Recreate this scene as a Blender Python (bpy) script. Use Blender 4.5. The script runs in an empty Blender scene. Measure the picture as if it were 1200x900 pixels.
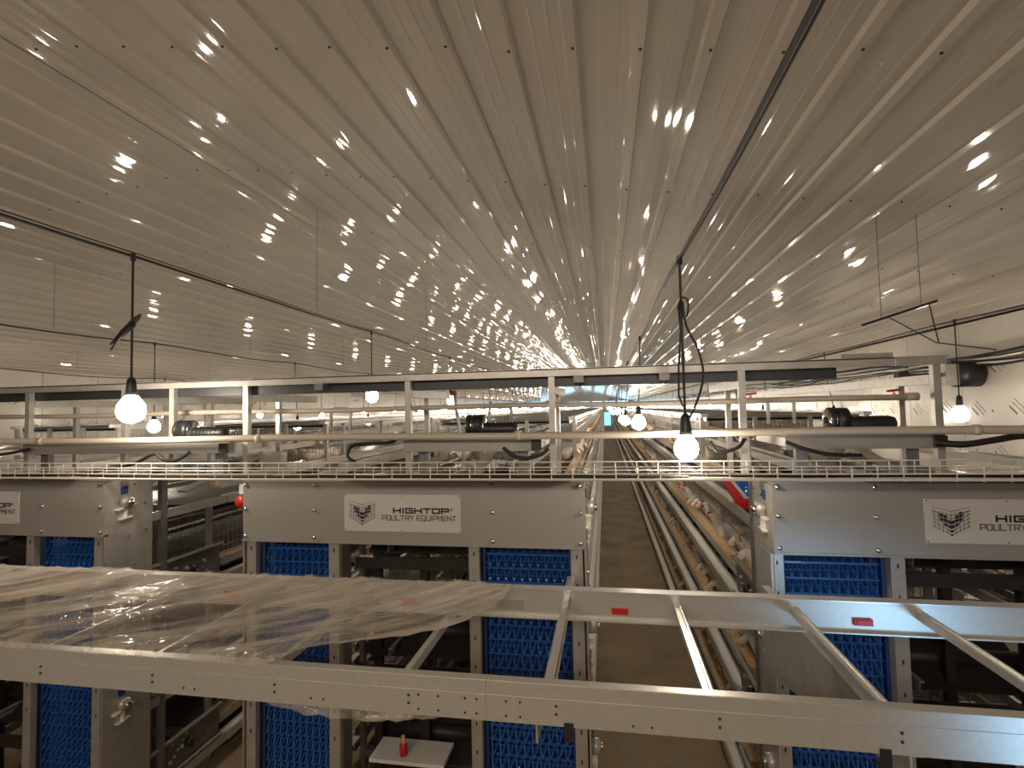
import bpy, math, random
from mathutils import Vector, Matrix
R = random.Random(7)
scene = bpy.context.scene
# ------------------------------------------------------------------ camera
f = 615.4
yc = Vector((109, -27, -f)).normalized()
xc = Vector((3500, 103, f)); xc = (xc - yc * xc.dot(yc)).normalized()
zc = xc.cross(yc)
cam_data = bpy.data.cameras.new('camera'); cam = bpy.data.objects.new('camera', cam_data)
scene.collection.objects.link(cam)
m = Matrix((xc, yc, zc)).to_4x4(); m.translation = Vector((0, 0, 3.0)); cam.matrix_world = m
cam_data.sensor_width = 36; cam_data.lens = f / 1200 * 36; cam_data.clip_start = .05; cam_data.clip_end = 300
scene.camera = cam
# ------------------------------------------------------------------ world, light, exposure
w = bpy.data.worlds.new('world'); scene.world = w; w.use_nodes = True
w.node_tree.nodes['Background'].inputs[0].default_value = (1, .88, .74, 1)
w.node_tree.nodes['Background'].inputs[1].default_value = .05
vs = scene.view_settings
vs.view_transform = 'Standard'; vs.look = 'None'; vs.gamma = 1; vs.use_curve_mapping = False
vs.exposure = 0.22
BULB = 95.0
def area(name, loc, target, sx, sy, power, col, spread=180):
    l = bpy.data.lights.new(name, 'AREA'); l.shape = 'RECTANGLE'; l.size = sx; l.size_y = sy; l.energy = power; l.color = col; l.spread = math.radians(spread)
    o = bpy.data.objects.new(name, l); o.location = loc
    o.rotation_euler = (Vector(target) - Vector(loc)).to_track_quat('-Z', 'Y').to_euler(); scene.collection.objects.link(o)
area('cool_rail_fill', (1.62, .70, 1.74), (1.15, 2.2, 2.19), .35, .5, 1.15, (.34, .66, 1), 70)  # added cool fill, low and out of view, for the bluish rail glow
area('warm_foreground_fill', (-1.0, -3.0, 4.3), (-1.2, 2.5, 2.0), 5.0, .5, 105, (1, .86, .69))  # unseen warm fill added behind the camera to brighten the foreground

# ------------------------------------------------------------------ materials
def mat(name, col, rough=.5, metal=0.0, emis=None, es=0, coat=0, noise=0, nscale=30, bump=0, bscale=60, stretch=None, alpha=1, coat_r=.05):
    M = bpy.data.materials.new(name); M.use_nodes = True; nt = M.node_tree; b = nt.nodes['Principled BSDF']
    b.inputs['Base Color'].default_value = (*col, 1); b.inputs['Roughness'].default_value = rough
    b.inputs['Metallic'].default_value = metal; b.inputs['Coat Weight'].default_value = coat; b.inputs['Coat Roughness'].default_value = coat_r
    b.inputs['Alpha'].default_value = alpha
    if emis: b.inputs['Emission Color'].default_value = (*emis, 1); b.inputs['Emission Strength'].default_value = es
    if noise or bump:
        tc = nt.nodes.new('ShaderNodeTexCoord'); mp = nt.nodes.new('ShaderNodeMapping'); nt.links.new(tc.outputs['Object'], mp.inputs[0])
        if stretch: mp.inputs['Scale'].default_value = stretch
    if noise:
        n = nt.nodes.new('ShaderNodeTexNoise'); n.inputs['Scale'].default_value = nscale; n.inputs['Detail'].default_value = 5
        nt.links.new(mp.outputs[0], n.inputs[0])
        r = nt.nodes.new('ShaderNodeValToRGB'); r.color_ramp.elements[0].position = .3; r.color_ramp.elements[1].position = .7
        r.color_ramp.elements[0].color = (*[c * (1 - noise) for c in col], 1); r.color_ramp.elements[1].color = (*[min(1, c * (1 + noise)) for c in col], 1)
        nt.links.new(n.outputs[0], r.inputs[0]); nt.links.new(r.outputs[0], b.inputs['Base Color'])
    if bump:
        n = nt.nodes.new('ShaderNodeTexNoise'); n.inputs['Scale'].default_value = bscale; n.inputs['Detail'].default_value = 3
        nt.links.new(mp.outputs[0], n.inputs[0])
        bp = nt.nodes.new('ShaderNodeBump'); bp.inputs['Strength'].default_value = bump; bp.inputs['Distance'].default_value = .01
        nt.links.new(n.outputs[0], bp.inputs['Height']); nt.links.new(bp.outputs[0], b.inputs['Normal'])
        if coat: nt.links.new(bp.outputs[0], b.inputs['Coat Normal'])
    return M
galv = mat('galvanised', (.46, .44, .41), .38, .45, noise=.10, nscale=14)
galv_dark = mat('galvanised_dull', (.20, .19, .185), .45, .5, noise=.15, nscale=12)
panelm = mat('cabinet_sheet', (.37, .355, .335), .42, .3, noise=.05, nscale=160)
alu = mat('aluminium', (.56, .54, .50), .36, .45, noise=.05, nscale=60)
alu_top = mat('aluminium_bright', (.62, .61, .59), .28, .55)
dark = mat("dark_steel_and_shade", (.035, .03, .028), .5, .4, noise=.2, nscale=10)  # dark steel parts; also paints the shade inside the cabinets
beamm = mat('dark_beam', (.045, .045, .05), .4, .3)
pvc = mat('pipe_beige', (.55, .48, .40), .4)
whitep = mat('white_plastic', (.72, .70, .66), .4)
blackp = mat('black_plastic', (.018, .018, .02), .42)
rubber = mat('black_cable', (.012, .010, .010), .5)
bluep = mat('blue_plastic', (.012, .10, .40), .32, coat=.3, noise=.15, nscale=20)
blued = mat('blue_dark_plastic', (.01, .05, .2), .5)
red = mat('red_plastic', (.55, .02, .02), .4)
orange = mat('orange_plastic', (.75, .33, .10), .5)
chrome = mat('chrome', (.7, .68, .64), .15, 1)
signm = mat('sign_face', (.58, .56, .55), .45)
ink = mat('ink', (.015, .015, .02), .5)
concrete = mat('concrete', (.31, .225, .135), .75, noise=.28, nscale=1.4, bump=.2, bscale=18)
stain = mat('pale_stain', (.27, .225, .165), .6)
wallm = mat('white_wall_film', (.70, .66, .60), .22, noise=.05, nscale=2.5, bump=.5, bscale=3.0, stretch=(1, 1, .35))
markm = mat('wall_print', (.22, .20, .18), .5)
inletm = mat('brown_inlet', (.10, .06, .04), .8)
coverm = mat('cover_sheet', (.20, .20, .195), .45, .1)
beltm = mat('egg_belt', (.78, .76, .72), .5)
feedm = mat('feed', (.60, .40, .22), .9, noise=.3, nscale=60)
henm = mat('hen_feather', (.86, .78, .68), .8, noise=.14, nscale=20)
combm = mat('hen_comb', (.48, .05, .03), .6)
beakm = mat('hen_beak', (.70, .36, .08), .5)
wirem = mat('cage_wire', (.46, .44, .41), .35, .6)
traym = mat('tray_wire', (.85, .80, .72), .35, .2)
bulbm = mat('bulb_glow', (1, 1, 1), .5, emis=(1, .87, .70), es=BULB)
bulbf = mat('bulb_glow_far', (1, 1, 1), .5, emis=(1, .87, .70), es=BULB)
skyl = mat('fan_daylight', (.6, .8, .95), .6, emis=(.45, .78, 1.0), es=2.6)
doorl = mat('door_daylight_panel', (.5, .75, .95), .6, emis=(.20, .62, 1.0), es=1.6)
gluel = mat('amber_bottle_cap', (.75, .38, .12), .5)
# ceiling sheet: glossy paint over slightly uneven metal
ceilm = mat('ceiling_paint', (.50, .45, .385), .55, .0, coat=.75, coat_r=.05, noise=.04, nscale=1.5)
nt = ceilm.node_tree; b = nt.nodes['Principled BSDF']
tc = nt.nodes.new('ShaderNodeTexCoord')
def nz(scale, st, det=2):
    mp = nt.nodes.new('ShaderNodeMapping'); mp.inputs['Scale'].default_value = st; nt.links.new(tc.outputs['Object'], mp.inputs[0])
    n = nt.nodes.new('ShaderNodeTexNoise'); n.inputs['Scale'].default_value = scale; n.inputs['Detail'].default_value = det
    nt.links.new(mp.outputs[0], n.inputs[0]); return n
n1 = nz(1.0, (5.5, .55, 1), 0); n2 = nz(1.0, (17, 2.2, 1), 0)
mx = nt.nodes.new('ShaderNodeMath'); mx.operation = 'MULTIPLY_ADD'; mx.inputs[1].default_value = .22
nt.links.new(n2.outputs[0], mx.inputs[0]); nt.links.new(n1.outputs[0], mx.inputs[2])
bp = nt.nodes.new('ShaderNodeBump'); bp.inputs['Strength'].default_value = 1.0; bp.inputs['Distance'].default_value = .011
nt.links.new(mx.outputs[0], bp.inputs['Height']); nt.links.new(bp.outputs[0], b.inputs['Normal']); nt.links.new(bp.outputs[0], b.inputs['Coat Normal'])
# wrapping film: clear glossy sheet, milky where it is creased
filmm = bpy.data.materials.new('clear_film'); filmm.use_nodes = True; nt = filmm.node_tree; nt.nodes.clear()
out = nt.nodes.new('ShaderNodeOutputMaterial'); tr = nt.nodes.new('ShaderNodeBsdfTransparent'); pr = nt.nodes.new('ShaderNodeBsdfPrincipled')
pr.inputs['Base Color'].default_value = (.74, .66, .56, 1); pr.inputs['Roughness'].default_value = .10; pr.inputs['Specular IOR Level'].default_value = .9
tc = nt.nodes.new('ShaderNodeTexCoord'); rotn = nt.nodes.new('ShaderNodeMapping'); rotn.inputs['Rotation'].default_value = (0, 0, -.72)
mp = nt.nodes.new('ShaderNodeMapping'); mp.inputs['Scale'].default_value = (.7, 5, 1)
nt.links.new(tc.outputs['Object'], rotn.inputs[0]); nt.links.new(rotn.outputs[0], mp.inputs[0])
n = nt.nodes.new('ShaderNodeTexNoise'); n.inputs['Scale'].default_value = 2.0; n.inputs['Detail'].default_value = 5; n.inputs['Roughness'].default_value = .55
nt.links.new(mp.outputs[0], n.inputs[0])
rp = nt.nodes.new('ShaderNodeValToRGB'); rp.color_ramp.elements[0].position = .34; rp.color_ramp.elements[0].color = (.12, .12, .12, 1)
rp.color_ramp.elements[1].position = .72; rp.color_ramp.elements[1].color = (.72, .72, .72, 1)
nt.links.new(n.outputs[0], rp.inputs[0])
bp = nt.nodes.new('ShaderNodeBump'); bp.inputs['Strength'].default_value = .9; bp.inputs['Distance'].default_value = .03
mp2 = nt.nodes.new('ShaderNodeMapping'); mp2.inputs['Scale'].default_value = (1.3, 4, 1); nt.links.new(rotn.outputs[0], mp2.inputs[0])
nb = nt.nodes.new('ShaderNodeTexNoise'); nb.inputs['Scale'].default_value = 7; nb.inputs['Detail'].default_value = 3; nt.links.new(mp2.outputs[0], nb.inputs[0])
nt.links.new(nb.outputs[0], bp.inputs['Height']); nt.links.new(bp.outputs[0], pr.inputs['Normal'])
mix = nt.nodes.new('ShaderNodeMixShader'); nt.links.new(rp.outputs[0], mix.inputs[0]); nt.links.new(tr.outputs[0], mix.inputs[1]); nt.links.new(pr.outputs[0], mix.inputs[2])
nt.links.new(mix.outputs[0], out.inputs[0])

# ------------------------------------------------------------------ helpers
COL = scene.collection
ORG = {}
class MB:
    def __init__(s): s.v = []; s.f = []
    def box(s, x0, x1, y0, y1, z0, z1):
        n = len(s.v); s.v += [(x, y, z) for x in (x0, x1) for y in (y0, y1) for z in (z0, z1)]
        s.f += [tuple(n + i for i in q) for q in ((0, 1, 3, 2), (4, 6, 7, 5), (0, 4, 5, 1), (2, 3, 7, 6), (0, 2, 6, 4), (1, 5, 7, 3))]; return s
    def bar(s, p, q, w, h=None, up=(0, 0, 1)):
        h = h or w; p = Vector(p); q = Vector(q); d = (q - p).normalized(); u = Vector(up)
        if abs(d.dot(u)) > .99: u = Vector((0, 1, 0))
        a = d.cross(u).normalized() * w / 2; c = a.cross(d).normalized() * h / 2; n = len(s.v)
        s.v += [tuple(e + i * a + j * c) for e in (p, q) for i, j in ((-1, -1), (1, -1), (1, 1), (-1, 1))]
        s.f += [tuple(n + i for i in t) for t in ((0, 1, 2, 3), (7, 6, 5, 4), (0, 4, 5, 1), (1, 5, 6, 2), (2, 6, 7, 3), (3, 7, 4, 0))]; return s
    def tube(s, pts, r, k=6, cap=True):
        pts = [Vector(p) for p in pts]; n = len(s.v); u = None
        for i, p in enumerate(pts):
            d = (pts[min(i + 1, len(pts) - 1)] - pts[max(i - 1, 0)]).normalized()
            if u is None: u = Vector((0, 0, 1)) if abs(d.z) < .9 else Vector((0, 1, 0))
            a = d.cross(u).normalized(); c = a.cross(d).normalized(); u = c
            rr = r[i] if isinstance(r, (list, tuple)) else r
            for j in range(k):
                t = 2 * math.pi * j / k; s.v.append(tuple(p + a * math.cos(t) * rr + c * math.sin(t) * rr))
        for i in range(len(pts) - 1):
            for j in range(k):
                a0 = n + i * k + j; a1 = n + i * k + (j + 1) % k; s.f.append((a0, a1, a1 + k, a0 + k))
        if cap: s.f.append(tuple(n + j for j in range(k))[::-1]); s.f.append(tuple(n + (len(pts) - 1) * k + j for j in range(k)))
        return s
    def cyl(s, p, q, r, k=14): return s.tube([p, q], r, k)
    def ball(s, c, r, k=8, m=5, sz=1):
        n = len(s.v)
        for i in range(m + 1):
            t = math.pi * i / m
            for j in range(k):
                a = 2 * math.pi * j / k; rr = max(r * math.sin(t), 1e-4)
                s.v.append((c[0] + rr * math.cos(a), c[1] + rr * math.sin(a), c[2] + r * sz * math.cos(t)))
        for i in range(m):
            for j in range(k): s.f.append((n + i * k + j, n + (i + 1) * k + j, n + (i + 1) * k + (j + 1) % k, n + i * k + (j + 1) % k))
        return s
    def prism(s, poly, axis, a0, a1):
        # poly of 2d points in the two other axes, extruded along axis (0,1,2)
        n = len(s.v); k = len(poly)
        for a in (a0, a1):
            for p in poly:
                c = list(p); c.insert(axis, a); s.v.append(tuple(c))
        s.f.append(tuple(n + i for i in range(k))); s.f.append(tuple(n + k + i for i in range(k))[::-1])
        for i in range(k): j = (i + 1) % k; s.f.append((n + i, n + k + i, n + k + j, n + j))
        return s
    def build(s, name, material, parent=None, smooth=False, kind=None, loc=None):
        me = bpy.data.meshes.new(name); o = bpy.data.objects.new(name, me); COL.objects.link(o)
        g = ORG[parent.name] if parent else Vector(loc if loc else (0, 0, 0))
        me.from_pydata([(x - g[0], y - g[1], z - g[2]) for x, y, z in s.v], [], s.f); me.update()
        import bmesh
        bm = bmesh.new(); bm.from_mesh(me); bmesh.ops.recalc_face_normals(bm, faces=bm.faces); bm.to_mesh(me); bm.free()
        me.materials.append(material)
        if smooth: me.polygons.foreach_set('use_smooth', [True] * len(me.polygons))
        if parent: o.parent = parent
        else: o.location = g
        if kind: o['kind'] = kind
        ORG[o.name] = Vector(g); return o
def tag(o, label, cat, group=None):
    o['label'] = label; o['category'] = cat
    if group: o['group'] = group
    return o
def thing(name, label, cat, loc=(0, 0, 0), group=None):
    o = bpy.data.objects.new(name, None); COL.objects.link(o); o.location = loc; o.empty_display_size = .1
    ORG[o.name] = Vector(loc); return tag(o, label, cat, group)
def struct(o): o['kind'] = 'structure'; return o
def dup(o, loc=None, label=None, group=None, parent=None, rot=None, scale=None):
    c = o.copy(); COL.objects.link(c)
    if parent: c.parent = parent
    if loc is not None: c.location = loc; ORG[c.name] = Vector(loc)
    if rot is not None: c.rotation_euler = rot
    if scale is not None: c.scale = (scale,) * 3
    if label: c['label'] = label
    if group: c['group'] = group
    for ch in list(o.children): dup(ch, parent=c)
    return c
def smooth(p, n=5):
    p = [Vector(a) for a in p]; q = [p[0]] + p + [p[-1]]; o = []
    for i in range(1, len(q) - 2):
        a, b_, c, d = q[i - 1:i + 3]
        for k in range(n):
            t = k / n; o.append(.5 * ((2 * b_) + (c - a) * t + (2 * a - 5 * b_ + 4 * c - d) * t * t + (3 * b_ - a - 3 * c + d) * t ** 3))
    return o + [p[-1]]

# ------------------------------------------------------------------ structure
END = 88.0; XL = -10.99; XR = 4.43; RX = -3.28; RZ = 5.10; SL = .147
EZ = RZ - SL * (XR - RX); EZL = RZ - SL * (RX - XL)
struct(MB().box(XL, XR, -4, END, -.12, 0).build('floor', concrete))
fl = bpy.data.objects['floor']
st = MB()
for cx, cy, r in ((.12, 4.9, .10), (.18, 4.55, .13), (.55, 4.75, .07), (.30, 4.25, .06), (.38, 3.15, .09), (.45, 2.75, .12), (.62, 4.3, .05), (.25, 5.5, .07)):
    n = len(st.v); k = 26
    for j in range(k):
        a = 2 * math.pi * j / k; q = r * (.9 + .12 * R.random()); st.v.append((cx + q * math.cos(a), cy + q * 1.2 * math.sin(a), .002))
    st.f.append(tuple(range(n, n + k)))
st.build('dried_puddle_stain', stain, fl)
ce = thing('ceiling', '', '', (0, 0, 0)); del ce['label']; del ce['category']; struct(ce)
P = .2935; RW = .060; RD = .024
def zceil(x): return RZ - SL * abs(x - RX)
def ceil_panel(xs):
    # xs: start x of pitches; profile hangs ribs below the sheet
    v = []
    for x in xs:
        for dx, dz in ((0, 0), (.068, 0), (.073, -.0015), (.081, -.0015), (.086, 0), (.142, 0), (.147, -.0015), (.155, -.0015), (.160, 0), (P - RW - .03, 0), (P - RW - .018, -RD), (P - .030, -RD), (P - .018, 0)):
            v.append((x + dx, dz))
    v.append((xs[-1] + P, 0)); return v
nl = int((RX - XL) / P) + 1; nr = int((XR - RX) / P) + 1
def add_panel(x0, n):
    prof = ceil_panel([x0 + i * P for i in range(n)]); m = MB(); ys = [-4, END]
    prof = [(min(max(x, XL), XR), dz) for x, dz in prof]
    for y in ys:
        for x, dz in prof: m.v.append((x, y, zceil(x) + dz))
    for y in ys:
        for x, dz in prof: m.v.append((x, y, zceil(x) + .03))
    k = len(prof)
    for i in range(k - 1):
        m.f.append((i, i + 1, k + i + 1, k + i)); m.f.append((2 * k + i, 3 * k + i, 3 * k + i + 1, 2 * k + i + 1))
        for e in (0, k): m.f.append((e + i, 2 * k + e + i, 2 * k + e + i + 1, e + i + 1))
    m.f.append((0, k, 3 * k, 2 * k)); m.f.append((k - 1, 3 * k - 1, 4 * k - 1, 2 * k - 1 + k * 0 + 0) if False else (k - 1, 2 * k - 1, 4 * k - 1, 3 * k - 1))
    m.build('ceiling_panel', ceilm, ce)
i = 0
while RX + i * P < XR: add_panel(RX + i * P, 3); i += 3
i = 0
while RX - i * P > XL: add_panel(RX - (i + 3) * P, 3); i += 3
sc = MB()
for y in [2.3 + 1.5 * i for i in range(9)]:
    x = RX + .252
    for s in range(-26, 27):
        x = RX + s * P + P - .045 + (0 if s >= 0 else 0)
        if XL + .1 < x < XR - .1: sc.ball((x, y + R.uniform(-.02, .02), zceil(x) - RD - .001), .0085, 6, 3)
sc.build('ceiling_screws', dark, ce, kind='stuff')
# ridge flashing
MB().prism([(RX - .10, RZ - .0147 - .004), (RX, RZ - .010), (RX + .10, RZ - .0147 - .004), (RX + .10, RZ - .02), (RX, RZ - .016), (RX - .10, RZ - .02)], 1, -4, END).build('ridge_strip', ceilm, ce)
# roof above
def wall(name, x0, x1, x_in, ez, ymax=END):
    wl = bpy.data.objects.new(name, None); COL.objects.link(wl); ORG[wl.name] = Vector((0, 0, 0)); struct(wl)
    y = -4.0
    while y < ymax - .1:
        y1 = min(y + 1.15, ymax)
        MB().box(x0, x1, y, y1 - .012, 0, ez).build('wall_panel', wallm, wl); y = y1
        if y > 20: break
    if y < ymax: MB().box(x0, x1, y, ymax, 0, ez).build('wall_panel', wallm, wl)
    MB().box(x0 - .01 if x0 < 0 else x1 - .005, x0 + .005 if x0 < 0 else x1 + .01, -4, ymax, 0, ez).build('backing', galv_dark, wl)
    s = 1 if x_in < 0 else -1
    # printed film marks
    m = MB()
    for yy in [4.9 + .62 * i for i in range(18)]:
        for zz in [.35 + .5 * j for j in range(8)]:
            if zz > ez - .15: continue
            oy = yy + (.31 if int(round((zz - .35) / .5)) % 2 else 0) + R.uniform(-.03, .03); oz = zz + R.uniform(-.02, .02)
            for k in range(2):
                dy = .035 * k
                m.bar((x_in + s * .003, oy + dy, oz - dy), (x_in + s * .003, oy + .16 + dy, oz + .13 - dy), .003, .006, up=(0, 1, 1) if False else (0, 0, 1))
            for k in range(4):
                a = .055 + .026 * k
                m.bar((x_in + s * .003, oy + a + .08, oz - .085 + a * .8), (x_in + s * .003, oy + a + .105, oz - .055 + a * .8), .003, .018)
            if R.random() < .4: m.box(min(x_in, x_in + s * .004), max(x_in, x_in + s * .004), oy - .12, oy - .095, oz, oz + .03)
    m.build('film_print', markm, wl, kind='stuff')
    return wl
wr = wall('wall_right', XR, XR + .12, XR, EZ)
wlft = wall('wall_left', XL - .12, XL, XL, EZL)
def inlet(wl, x, s, y0, y1, z0, z1):
    fr = MB()
    for a, b_, c, d in ((y0 - .05, y1 + .05, z1, z1 + .05), (y0 - .05, y1 + .05, z0 - .05, z0), (y0 - .05, y0, z0, z1), (y1, y1 + .05, z0, z1)):
        fr.box(min(x, x + s * .03), max(x, x + s * .03), a, b_, c, d)
    fr = fr.build('inlet_frame', whitep, wl)
    p = MB().box(min(x, x + s * .012), max(x, x + s * .012), y0, y1, z0, z1); p.build('inlet_opening', inletm, fr)
    sl = MB(); z = z0 + .1
    while z < z1: sl.box(min(x + s * .012, x + s * .02), max(x + s * .012, x + s * .02), y0, y1, z, z + .008); z += .1
    sl.build('louvre', galv_dark, fr)
inlet(wr, XR, -1, 12.4, 24, 2.05, 2.80); inlet(wr, XR, -1, 26, 40, 2.05, 2.80)
inlet(wlft, XL, 1, 13.2, 24, 2.15, 2.85); inlet(wlft, XL, 1, 26, 42, 2.15, 2.85)
# rail strip low on each wall and cable bundle
wf = bpy.data.objects.new('wall_far', None); COL.objects.link(wf); ORG[wf.name] = Vector((0, 0, 0)); struct(wf)
MB().prism([(XL, 0), (XR, 0), (XR, EZ), (RX, RZ), (XL, EZL)], 1, END, END + .12).build('wall_panel', whitep, wf)
for c in (-9.6, -7.5, -5.4, -3.28, -1.2, .85, 2.9):
    MB().box(c - .78, c + .78, END - .03, END, 2.95, 3.95).build('backlit_fan_opening', skyl, wf)
MB().box(-.15, .85, END - .04, END, 0, 2.1).build('door_1', doorl, wf)
MB().box(-.25, -.15, END - .08, END, 0, 2.2).box(.85, .95, END - .08, END, 0, 2.2).box(-.25, .95, END - .08, END, 2.1, 2.2).build('door_frame', whitep, wf)
nw = MB().box(XL, XR, -4.12, -4, 0, EZL); struct(nw.build('wall_near', wallm))

# ------------------------------------------------------------------ cage rows
ROWS = [1.9, -1.197, -4.33, -7.43]
TIER = [.22, .90, 1.58, 2.26]
Y0 = 4.2; YE = 82.0
rowname = {0: 'right of the central aisle', 1: 'left of the central aisle', 2: 'second from the central aisle on the left', 3: 'farthest left by the left wall'}
for ri, cx in enumerate(ROWS):
    t = thing('cage_battery', 'long four-tier galvanised hen cage row %s' % rowname[ri], 'cage row', (cx, Y0, 0))
    YT = 6.2
    MB().box(cx - .78, cx + .78, YT, YE, 2.845, 2.86).build('top_cover', coverm, t)
    for s in (-1, 1):
        X = lambda d: cx + s * d
        def bx(m, a, b_, y0, y1, z0, z1): return m.box(min(X(a), X(b_)), max(X(a), X(b_)), y0, y1, z0, z1)
        m = MB(); bx(m, .78, .86, YT - .1, YE, 2.86, 2.90); bx(m, .78, .785, YT, YE, 2.82, 2.87); m.build('feeder_rail', alu_top, t)
        visible = (s == -1 and ri == 0) or (s == 1 and ri >= 1)
        rods = MB()
        for k, z in enumerate(TIER):
            m = MB(); bx(m, .935, 1.012, Y0, YE, z, z + .012); m.build('egg_belt', beltm, t)
            m = MB(); bx(m, .93, .942, Y0, YE, z - .03, z + .03); bx(m, 1.008, 1.022, Y0, YE, z - .035, z + .035); bx(m, .93, 1.02, Y0, YE, z - .035, z - .028); m.build('egg_channel', alu, t)
            m = MB(); bx(m, .826, .831, Y0, YE, z + .09, z + .17); bx(m, .922, .932, Y0, YE, z + .09, z + .155); bx(m, .826, .93, Y0, YE, z + .09, z + .098); m.build('feed_trough', galv, t)
            m = MB(); bx(m, .832, .921, Y0 + .05, YE, z + .099, z + .142); m.build('feed', feedm, t)
            m = MB(); bx(m, .02, .82, YT if k == 3 else Y0, YE, z + .028, z + .034); m.build('cage_floor', galv_dark, t)
            m = MB(); bx(m, .02, .78, YT if k == 3 else Y0, YE, z + .555, z + .565); m.build('manure_belt', coverm, t)
            if visible:
                y = YT if k == 3 else Y0
                while y < 26:
                    st_ = .06 if y < 12 else .15
                    rods.bar((X(.818), y, z + .03), (X(.818), y, z + .55), .004 if y < 12 else .006); y += st_
                for zz in (.22, .34, .46, .55): rods.bar((X(.82), YT if k == 3 else Y0, z + zz), (X(.82), 40, z + zz), .006)
        if visible: rods.build('cage_front_wires', wirem, t, kind='stuff')
        if visible:
            y = Y0; n = 0
            while y < 60:
                MB().box(min(X(.78), X(.818)), max(X(.78), X(.818)), y, y + .035, 0, 2.86 if y > 6 else 2.28).build('upright', galv, t); y += 1.24 if y < 20 else 3.7; n += 1
    # end mesh of the top tiers
    m = MB()
    for k in (2, 3):
        z = TIER[k]; x = cx - .81; ye_ = YT if k == 3 else Y0
        while x <= cx + .815: m.bar((x, ye_, z + .03), (x, ye_, z + .55), .0035); x += .048
        for zz in (.04, .14, .24, .34, .44, .54): m.bar((cx - .81, ye_, z + zz), (cx + .81, ye_, z + zz), .004)
    m.build('end_mesh', wirem, t, kind='stuff')
    for s in (-.84, -.28, .28, .84): MB().box(cx + s - .02, cx + s + .02, Y0 - .05, Y0 - .01, 0, 2.20).build('end_post', galv, t); MB().box(cx + s - .02, cx + s + .02, YT - .05, YT - .01, 2.2, 2.86).build('end_post', galv, t)
    MB().box(cx - .84, cx + .84, YT - .055, YT - .012, 2.55, 2.60).build('end_crossbar', galv, t)
    MB().box(cx - .84, cx + .84, Y0, YT, 2.19, 2.20).build('deck_sheet', galv_dark, t)
    for q, zz in ((-.72, 2.585), (.62, 2.585)): MB().box(cx + q - .05, cx + q + .05, 3.46, YT, zz, zz + .006).box(cx + q - .054, cx + q - .05, 3.46, YT, zz, zz + .05).box(cx + q + .05, cx + q + .054, 3.46, YT, zz, zz + .05).build('chute', galv, t)
    for q in (-.5, 0, .45): MB().bar((cx + q, 4.3, 2.3), (cx + q, YT, 2.72), .10, .02).build('sloped_strut', galv, t)
    for z in TIER[:3]: MB().box(cx - .86, cx + .86, Y0 - .055, Y0 - .012, z - .03, z + .03).build('end_crossbar', galv, t)

# ------------------------------------------------------------------ row end cabinets
def letters(m, txt, x, z, w, h, gap, t, y):
    G = {'H': [((0, 0), (0, 1)), ((1, 0), (1, 1)), ((0, .5), (1, .5))], 'I': [((.5, 0), (.5, 1))], 'G': [((1, 1), (0, 1)), ((0, 1), (0, 0)), ((0, 0), (1, 0)), ((1, 0), (1, .5)), ((1, .5), (.5, .5))],
         'T': [((0, 1), (1, 1)), ((.5, 0), (.5, 1))], 'O': [((0, 0), (0, 1)), ((1, 0), (1, 1)), ((0, 0), (1, 0)), ((0, 1), (1, 1))],
         'P': [((0, 0), (0, 1)), ((0, 1), (1, 1)), ((1, 1), (1, .4)), ((1, .4), (0, .4))], 'U': [((0, 0), (0, 1)), ((1, 0), (1, 1)), ((0, 0), (1, 0))], 'L': [((0, 0), (0, 1)), ((0, 0), (1, 0))],
         'R': [((0, 0), (0, 1)), ((0, 1), (1, 1)), ((1, 1), (1, .45)), ((1, .45), (0, .45)), ((.5, .45), (1, 0))], 'Y': [((0, 1), (.5, .5)), ((1, 1), (.5, .5)), ((.5, .5), (.5, 0))],
         'E': [((0, 0), (0, 1)), ((0, 0), (1, 0)), ((0, .5), (1, .5)), ((0, 1), (1, 1))], 'Q': [((0, 0), (0, 1)), ((1, 0), (1, 1)), ((0, 0), (1, 0)), ((0, 1), (1, 1)), ((.6, .25), (.9, -.2))],
         'M': [((0, 0), (0, 1)), ((1, 0), (1, 1)), ((0, 1), (.5, .5)), ((.5, .5), (1, 1))], 'N': [((0, 0), (0, 1)), ((1, 0), (1, 1)), ((0, 1), (1, 0))]}
    for c in txt:
        if c == ' ': x += w * .6; continue
        ww = w * (.2 if c == 'I' else 1)
        for (a, b1), (c2, d) in G[c]:
            p = Vector((x + a * ww, y, z + b1 * h)); q = Vector((x + c2 * ww, y, z + d * h)); e = (q - p).normalized() * t / 2
            m.bar(p - e, q + e, t, .0016, up=(0, 1, 0))
        x += ww + gap
    return x
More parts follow.
